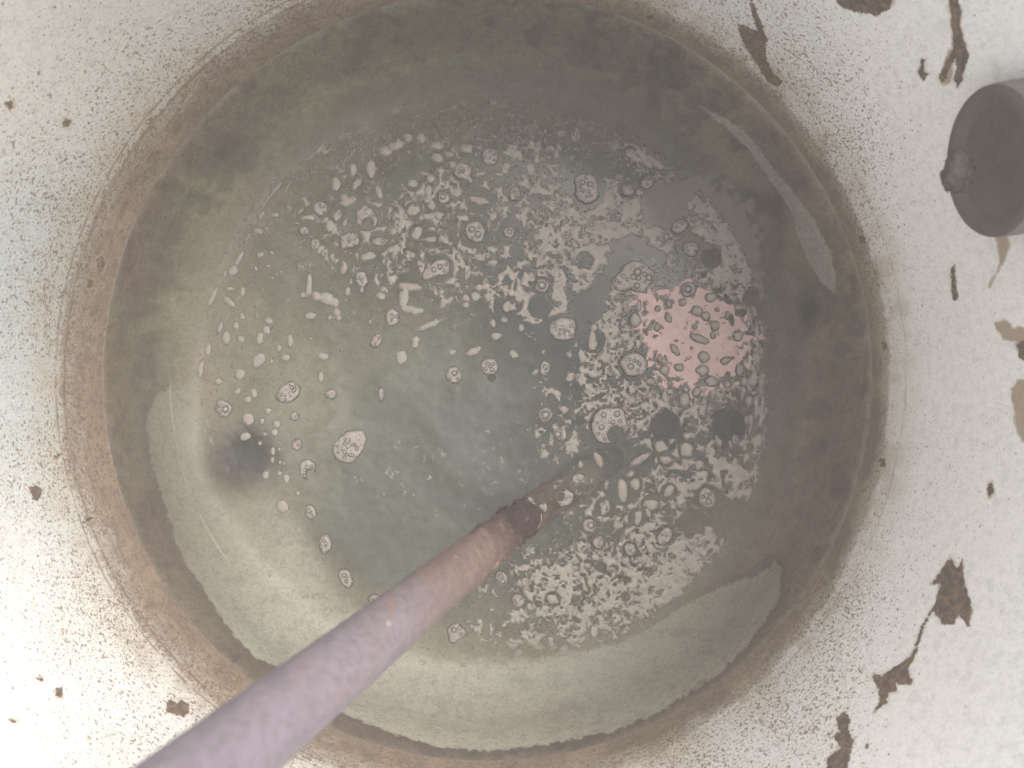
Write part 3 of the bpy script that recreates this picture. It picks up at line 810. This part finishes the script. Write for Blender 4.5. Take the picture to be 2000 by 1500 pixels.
# thick domed blobs standing in the pink reflection
pinkb = [(1361, 608, 12, 11, 0), (1378, 618, 10, 9, 30), (1395, 636, 10, 10, 0), (1441, 656, 11, 11, 0), (1365, 662, 20, 9, 18), (1318, 684, 14, 7, 55), (1374, 697, 12, 12, -40), (1371, 723, 13, 12, 0),
         (1297, 722, 11, 11, 20), (1325, 718, 11, 8, 10), (1388, 582, 12, 10, 0), (1305, 620, 7, 11, -15), (1332, 591, 8, 9, 0), (1392, 655, 6, 7, 0), (1416, 704, 11, 8, -30), (1443, 722, 9, 13, 0), (1270, 745, 11, 8, 0),
         (1284, 603, 7, 7, 0), (1420, 616, 5, 9, 10), (1356, 638, 6, 6, 0), (1240, 625, 12, 15, 0), (1390, 745, 14, 11, 0), (1441, 600, 8, 8, 0), (1306, 594, 6, 10, -20), (1283, 640, 6, 9, 10), (1336, 780, 11, 16, 0),
         (1308, 765, 9, 8, 0), (1360, 765, 9, 11, 30), (1420, 750, 8, 8, 0), (1452, 745, 8, 10, 0), (1288, 700, 6, 8, 0), (1400, 605, 5, 5, 0)]
for b in pinkb:
    raft(*b, kind='smooth', label='thick domed grey foam blob sitting in or beside the pink reflection', group='foam blobs in the pink reflection', H=.0034, rough=.2)

# smooth blobs on the left
leftb = [(474, 618, 7, 7, 0), (461, 637, 7, 9, 0), (443, 660, 9, 13, 0), (471, 662, 9, 7, 25), (526, 626, 10, 7, 25), (521, 645, 8, 10, -20), (508, 661, 8, 13, 10), (407, 683, 7, 13, 12), (546, 680, 6, 8, 10),
         (567, 666, 7, 14, 0), (559, 698, 10, 8, -10), (531, 706, 5, 6, 0), (506, 704, 11, 17, 30), (470, 731, 12, 12, 0), (465, 764, 8, 7, -20), (497, 768, 7, 11, -15), (485, 780, 7, 7, 0), (486, 817, 11, 13, 0),
         (524, 802, 7, 7, 0), (513, 822, 6, 7, 0), (541, 828, 8, 8, 0), (538, 844, 8, 9, 0), (518, 848, 5, 5, 0), (508, 866, 5, 5, 0), (534, 881, 5, 9, 0), (546, 877, 4, 5, 0), (533, 899, 5, 7, 0), (547, 903, 5, 4, 0),
         (555, 905, 4, 4, 0), (546, 924, 6, 6, 0), (560, 934, 8, 9, 20), (582, 963, 6, 6, 0), (607, 617, 11, 8, -10), (632, 696, 12, 8, 10), (627, 737, 6, 13, 0), (607, 662, 4, 4, 0), (480, 853, 14, 8, -20),
         (520, 928, 8, 8, 0), (553, 989, 12, 12, 0), (723, 628, 4, 5, 0), (668, 685, 5, 3, 0), (456, 530, 10, 12, 30), (468, 505, 6, 20, 28), (509, 498, 8, 7, 0), (500, 525, 5, 5, 0), (524, 520, 6, 4, 0), (531, 494, 5, 5, 0),
         (449, 564, 9, 6, 0), (474, 570, 6, 12, 0), (449, 590, 17, 7, 42), (416, 580, 6, 24, 25), (497, 585, 3, 3, 0), (532, 545, 5, 4, 0), (549, 532, 4, 4, 0), (430, 640, 6, 15, 20), (505, 452, 9, 7, 30), (521, 447, 5, 5, 0),
         (537, 420, 9, 6, 0), (393, 720, 6, 22, 10), (428, 745, 8, 8, 0)]
for b in leftb:
    raft(*b, kind='smooth', label='small smooth cream foam blob at the left, around or above the dark sump', group='small foam blobs on the left', H=.0012, rough=.25)
fadeb = [(585, 1096, 9, 11, 0), (585, 1035, 7, 6, 0), (555, 1101, 7, 8, 0), (612, 1115, 8, 8, 0), (640, 1193, 8, 8, 0), (545, 1058, 4, 7, 10), (515, 1091, 6, 6, 0), (553, 1045, 5, 6, 0), (630, 1128, 8, 9, 0),
         (672, 1190, 9, 8, 10), (598, 1165, 8, 4, -20), (638, 1163, 6, 6, 0), (669, 1167, 5, 6, 0), (618, 1165, 10, 6, 10), (565, 1016, 5, 5, 0), (533, 1019, 6, 8, 0), (590, 1060, 10, 5, 15), (528, 1120, 4, 8, 0),
         (1012, 1274, 9, 8, 0), (1057, 1289, 7, 8, 0), (936, 1288, 9, 8, 0), (1102, 1268, 10, 10, 0), (973, 1276, 6, 6, 0), (905, 1282, 6, 5, 0)]
for b in fadeb:
    raft(*b, kind='smooth', label='faint thin foam blob over the pale bare patch at the bottom', group='faint foam blobs over the pale patch', H=.0007, rough=.25, op=.55)
upb = [(655, 360, 10, 14, 0), (697, 360, 7, 14, 35), (690, 334, 8, 13, 10), (725, 330, 11, 20, -10), (753, 295, 13, 10, 20), (776, 284, 18, 9, -25), (797, 271, 10, 9, -40), (823, 273, 8, 10, 0), (853, 285, 12, 9, 0),
       (855, 309, 13, 8, 20), (878, 303, 10, 6, 5), (911, 291, 16, 9, 5), (807, 359, 13, 9, 5), (740, 376, 7, 15, -15), (785, 384, 9, 4, -50), (842, 350, 9, 9, 20), (838, 372, 8, 12, 10), (893, 375, 11, 11, 10),
       (935, 392, 24, 8, 10), (843, 402, 8, 12, -15), (808, 411, 14, 11, -20), (833, 424, 9, 7, 0), (785, 436, 9, 12, 0), (857, 421, 12, 8, 30), (815, 456, 10, 16, 25), (840, 468, 15, 7, -5), (768, 453, 8, 9, 0), (866, 468, 12, 7, 20),
       (764, 488, 9, 6, 20), (720, 500, 17, 9, -15), (672, 524, 8, 14, 5), (750, 512, 4, 8, 0), (645, 443, 11, 12, 0), (680, 395, 20, 8, -20), (672, 388, 8, 8, 0), (975, 341, 9, 5, 0), (990, 325, 9, 10, 0), (998, 303, 6, 7, 0),
       (1038, 279, 9, 7, 30), (938, 505, 10, 6, 10), (806, 498, 7, 7, 0), (893, 557, 7, 6, 0), (745, 579, 10, 8, 0), (680, 570, 6, 10, 0), (700, 435, 5, 6, 0)]
for b in upb:
    raft(*b, kind='smooth', label='smooth cream foam blob in the upper left field, among the larger bubbly rafts', group='smooth foam blobs of the upper left field', H=.0012, rough=.35)
rightb = [(1306, 960, 9, 14, 25), (1270, 985, 16, 10, 5), (1290, 870, 12, 15, -30), (1300, 898, 13, 9, 10), (1340, 880, 14, 14, 0), (1340, 950, 10, 8, 0), (1365, 908, 9, 9, 30), (1245, 1010, 8, 16, 10), (1265, 1000, 6, 10, -20),
          (1240, 945, 10, 13, 0), (1205, 1025, 9, 10, 0), (1253, 1035, 7, 9, -10), (1208, 1085, 7, 9, 0), (1384, 1035, 9, 9, 0), (1270, 1070, 8, 10, -20), (1220, 1112, 7, 7, 0), (1272, 1100, 8, 8, 0), (1296, 1118, 7, 8, 0),
          (1130, 862, 4, 4, 0), (1133, 932, 9, 8, -20), (1133, 906, 6, 8, 0), (1115, 866, 8, 6, 0), (1063, 991, 6, 8, 0) , (1036, 976, 6, 7, 0), (1058, 990, 7, 7, 0), (1080, 765, 6, 7, 0), (1101, 799, 11, 8, 10), (1045, 727, 9, 6, -40), (1003, 692, 9, 9, 0),
          (968, 657, 11, 9, 0), (925, 686, 16, 8, -25), (884, 688, 9, 6, -10), (812, 668, 8, 15, 12), (785, 697, 11, 14, 0), (842, 633, 34, 7, -22), (806, 605, 22, 9, 10), (790, 580, 10, 22, 10), (800, 560, 26, 8, 5), (1018, 640, 6, 10, 0),
          (985, 625, 8, 6, 0), (963, 632, 7, 8, 0), (1157, 665, 9, 22, 0), (1160, 640, 8, 8, 0), (1037, 545, 9, 7, 0), (910, 583, 8, 8, 0), (930, 580, 11, 10, 0), (953, 580, 10, 9, 20), (910, 597, 8, 7, 0), (838, 520, 5, 8, 0)]
for b in rightb:
    raft(*b, kind='smooth', label='smooth cream foam blob in the middle and lower right, between the bubbly rafts', group='smooth foam blobs of the right half', H=.0014, rough=.35)

# lace: everything nobody could count
x0, y0, cell = 370.0, 185.0, 2.0
cell = 1.6
nx, ny = int((1560 - x0) / cell), int((1320 - y0) / cell)
X, Y = np.meshgrid(x0 + np.arange(nx) * cell, y0 + np.arange(ny) * cell)
def uni(a):
    o = np.argsort(a.ravel()); r = np.empty(a.size); r[o] = np.arange(a.size) / a.size
    return r.reshape(a.shape)
wx = (fbm(X / 30, Y / 30, 101) - .5) * 22; wy = (fbm(X / 30, Y / 30, 102) - .5) * 22
co = uni(.78 * fbm((X + wx * .6) / 12.5, (Y + wy * .6) / 12.5, 103, 3, .45) + .22 * vn(X / 4.2, Y / 4.2, 107))
fi = uni(fbm((X + wx * .5) / 5.5, (Y + wy * .5) / 5.5, 104, 3, .5))
rad = np.hypot(X - 945, Y - 745)
th_ = np.arctan2(Y - 745, X - 945)
tg = uni(fbm(rad / 6, th_ * 28, 105, 3, .5))          # stretched along the wall
def E(x, y, a, b, p=2.0, ang=0):
    q = math.radians(ang); u_ = (X - x) * math.cos(q) + (Y - y) * math.sin(q); v_ = -(X - x) * math.sin(q) + (Y - y) * math.cos(q)
    return np.exp(-((u_ / a) ** 2 + (v_ / b) ** 2) ** p)
cov_c = np.zeros_like(X)      # coarse coverage
for (e, k) in ((E(850, 450, 290, 160), .42), (E(1010, 400, 140, 140), .45), (E(1140, 500, 180, 100), .6), (E(1050, 580, 150, 65, 2, 15), .55), (E(1300, 960, 200, 140), .56), (E(1440, 930, 85, 80), .62),
               (E(1130, 700, 100, 140), .5), (E(1400, 1050, 110, 100), .6), (E(1160, 1160, 220, 105), .52), (E(1330, 1120, 170, 85, 2, -25), .6), (E(1060, 1230, 160, 50), .4), (E(1240, 850, 190, 80), .6),
               (E(1420, 460, 90, 120), .75), (E(1230, 460, 130, 110), .75)):
    cov_c = np.maximum(cov_c, e * k)
cov_f = np.zeros_like(X)
for (e, k) in ((E(1190, 450, 160, 110), .70), (E(1420, 470, 85, 130), .78), (E(1300, 330, 160, 50, 2, 25), .40), (E(1000, 270, 230, 55), .36), (E(1200, 660, 75, 120), .75), (E(1330, 770, 160, 60), .62), (E(1200, 780, 75, 75), .6), (E(1470, 700, 22, 160), .35),
               (E(1180, 1150, 180, 100), .6), (E(1370, 1110, 140, 75, 2, -30), .7), (E(1290, 1000, 140, 130), .32), (E(1050, 430, 160, 120), .30), (E(1160, 600, 70, 60), .36), (E(700, 330, 80, 80), .30), (E(850, 420, 270, 150), .24)):
    cov_f = np.maximum(cov_f, e * k)
rim = np.exp(-((rad - 548) / 20) ** 2) * sm(-0.2, .5, np.abs(th_) - 1.2)      # upper and left margin
cov_t = rim * np.where(th_ < -0.6, .30, np.where(np.abs(th_) > 2.4, .34, .12))
cov_t = np.maximum(cov_t, E(500, 680, 60, 130) * .10)
cov_t = np.maximum(cov_t, E(420, 650, 40, 150) * .30)
cov_t = np.maximum(cov_t, np.exp(-((rad - 535) / 22) ** 2) * sm(1.2, .9, np.abs(th_)) * .6)
f = (co - (1 - cov_c)) * 12 - 1.5 * (cov_c < .02)
f = np.maximum(f, (fi - (1 - cov_f)) * 7 - 1.5 * (cov_f < .02))
f = np.maximum(f, (tg - (1 - cov_t)) * 8 - 1.5 * (cov_t < .02))
pinkd = sdf(X, Y, [(1236,574),(1262,556),(1290,562),(1306,576),(1335,558),(1372,554),(1405,572),(1436,598),(1458,625),(1472,660),(1470,695),(1452,722),(1430,742),(1395,762),(1345,768),(1300,754),(1272,726),(1258,682),(1250,640),(1248,605)], 60)
f = np.minimum(f, -pinkd * .5 + 1 + (fi - .5) * 8)
# round clearings that nothing floats in
clear = [(1300, 828, 30), (1422, 828, 34), (1055, 600, 24), (1090, 655, 42), (1085, 712, 30), (1145, 600, 34), (1018, 700, 40), (1145, 368, 40), (925, 455, 30), (800, 328, 24), (993, 450, 22), (958, 306, 26), (1125, 265, 22),
         (1012, 498, 14), (1298, 400, 48), (1330, 370, 26), (1240, 520, 58), (1350, 482, 26), (1385, 500, 26), (1142, 508, 18), (1190, 842, 40), (1208, 895, 26), (1200, 915, 26), (1065, 812, 22), (1175, 1107, 11), (1222, 1165, 9),
         (1385, 975, 30), (1470, 580, 18), (1500, 712, 20), (1425, 600, 14), (1130, 640, 20), (1175, 560, 20), (1330, 555, 22), (1243, 710, 32), (1420, 1010, 40), (1350, 1020, 30), (1105, 975, 26), (1060, 1000, 30), (1150, 905, 30), (1000, 640, 26)]
for (a_, b_, r_) in clear:
    wob = (fbm(X / 16, Y / 16, 110) - .5) * r_ * .55
    f = np.minimum(f, np.hypot(X - a_, Y - b_) - r_ + wob + 1.0)
for (a_, b_, r_) in raft_keep:
    if r_ > 12: f = np.minimum(f, np.hypot(X - a_, Y - b_) - r_ - 2)
# keep clear of the pipe
pw = sdf(X, Y, [(1050, 960), (990, 985), (860, 1080), (700, 1190), (700, 1300), (800, 1230), (960, 1120), (1060, 1035), (1075, 990)], 40)
f = np.minimum(f, -pw - 4)
f = np.minimum(f, 566 - rad - (fi - .5) * 8 * (cov_t > .05))
f = np.where((Y > 900) & (X < 720), -1, f)
f[0] = f[-1] = -1; f[:, 0] = f[:, -1] = -1
def lace(name, f, mask_fn, label, mat, H, z0, opf=None):
    g = np.where(mask_fn, f, -1.0)
    V, F, th, qx, qy = contour(g, x0, y0, cell, H, 3.0, z0)
    op = np.ones(len(V)) if opf is None else opf(qx, qy)
    o = mesh_np(name, V, F, mat, None, True, {'thick': th, 'op': op})
    tag(o, label, 'foam', None, 'stuff')
fadefn = lambda x, y: np.clip(1 - .55 * sm(1230, 1290, y) - .5 * sm(470, 400, x) - .35 * sm(300, 220, y), .25, 1)
lace('foam_lace', f, np.ones_like(f, bool), 'broken lace of cream foam flecks spread over the water', M_FOAM, 0.0013, 0.0006, fadefn)
# hair-thin scum threads in the calm middle
rg = np.abs(fbm((X + wx) / 42, (Y + wy) / 42, 120, 4, .6) - .5)
sc = E(900, 900, 210, 110) * .9 + E(760, 960, 120, 30, 2, 25) * .6
f2 = (0.012 * sc - rg) * 60 - .12 + (fi - .62) * 1.6 * (sc > .15)
f2 = np.where((sc > .12) & (pw < -8), f2, -1)
for (a_, b_, r_) in raft_keep:
    if abs(a_ - 850) < 330 and abs(b_ - 900) < 200: f2 = np.minimum(f2, np.hypot(X - a_, Y - b_) - r_ - 2)
lace('scum_threads', f2, np.ones_like(f, bool), 'hair thin pale scum threads on the calm water in the middle', M_THREAD, 0.0003, 0.0005, lambda x, y: np.full(x.shape, .7))
# grey sheet painting the reflected glare at the upper right
sg = sdf(X, Y, [(1215,400),(1250,360),(1300,345),(1345,335),(1400,350),(1440,370),(1465,400),(1490,450),(1495,520),(1490,580),(1440,580),(1400,560),(1340,545),(1300,540),(1240,500),(1180,520),(1130,500),(1150,440)], 60)
f3 = np.minimum(sg * .09 + (co - .5) * 3.5, 2.5)
for (a_, b_, r_) in ((1455, 575, 26), (1390, 505, 20), (1322, 492, 14), (1300, 548, 22), (1142, 508, 14)):
    f3 = np.minimum(f3, np.hypot(X - a_, Y - b_) - r_ + (fi - .5) * 6)
lace('grey_glare_sheet', f3, np.ones_like(f, bool), 'smooth grey sheet painting reflected glare under the foam at the upper right', M_GLARE, 0.0002, 0.0003, lambda x, y: np.full(x.shape, .42))
# pink reflection on the water, painted as a thin sheet
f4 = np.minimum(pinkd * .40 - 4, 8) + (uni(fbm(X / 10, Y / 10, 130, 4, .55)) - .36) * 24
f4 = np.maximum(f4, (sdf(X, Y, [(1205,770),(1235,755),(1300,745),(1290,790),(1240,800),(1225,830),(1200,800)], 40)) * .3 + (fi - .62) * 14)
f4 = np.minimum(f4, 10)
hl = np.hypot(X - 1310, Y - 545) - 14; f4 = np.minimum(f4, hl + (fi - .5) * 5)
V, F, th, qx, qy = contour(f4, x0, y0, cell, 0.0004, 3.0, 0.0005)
c = np.array(W(1360, 650)); o = mesh_np('pink_reflection', V - c, F, M_PINK, None, True, {'thick': th, 'op': np.ones(len(V))}); o.location = tuple(c)
tag(o, 'pale pink sheet painting a reflection on the water at the right, dotted with grey foam', 'painted reflection')

# two dark sheets painting reflections in the clearings under the pink one
for (poly, lab) in (([(1282,800),(1300,796),(1316,806),(1330,826),(1326,846),(1310,856),(1290,858),(1274,848),(1268,838),(1278,822)], 'dark sheet painting a reflection in the clearing under the pink one, left of two'),
                    ([(1386,808),(1402,798),(1420,802),(1440,796),(1455,812),(1456,836),(1450,856),(1432,866),(1408,860),(1392,846),(1380,828)], 'dark sheet painting a reflection in the clearing near the foam margin, right of two')):
    ff = sdf(X, Y, poly, 30) + (fi - .5) * 4
    V, F, th, qx, qy = contour(ff, x0, y0, cell, 0.0001, 3.0, 0.00035)
    c = np.array(W(sum(p[0] for p in poly) / len(poly), sum(p[1] for p in poly) / len(poly)))
    o = mesh_np('dark_reflection_sheet', V - c, F, M_DARKREFL, None, True, {'thick': th, 'op': np.ones(len(V))}); o.location = tuple(c)
    tag(o, lab, 'painted reflection')
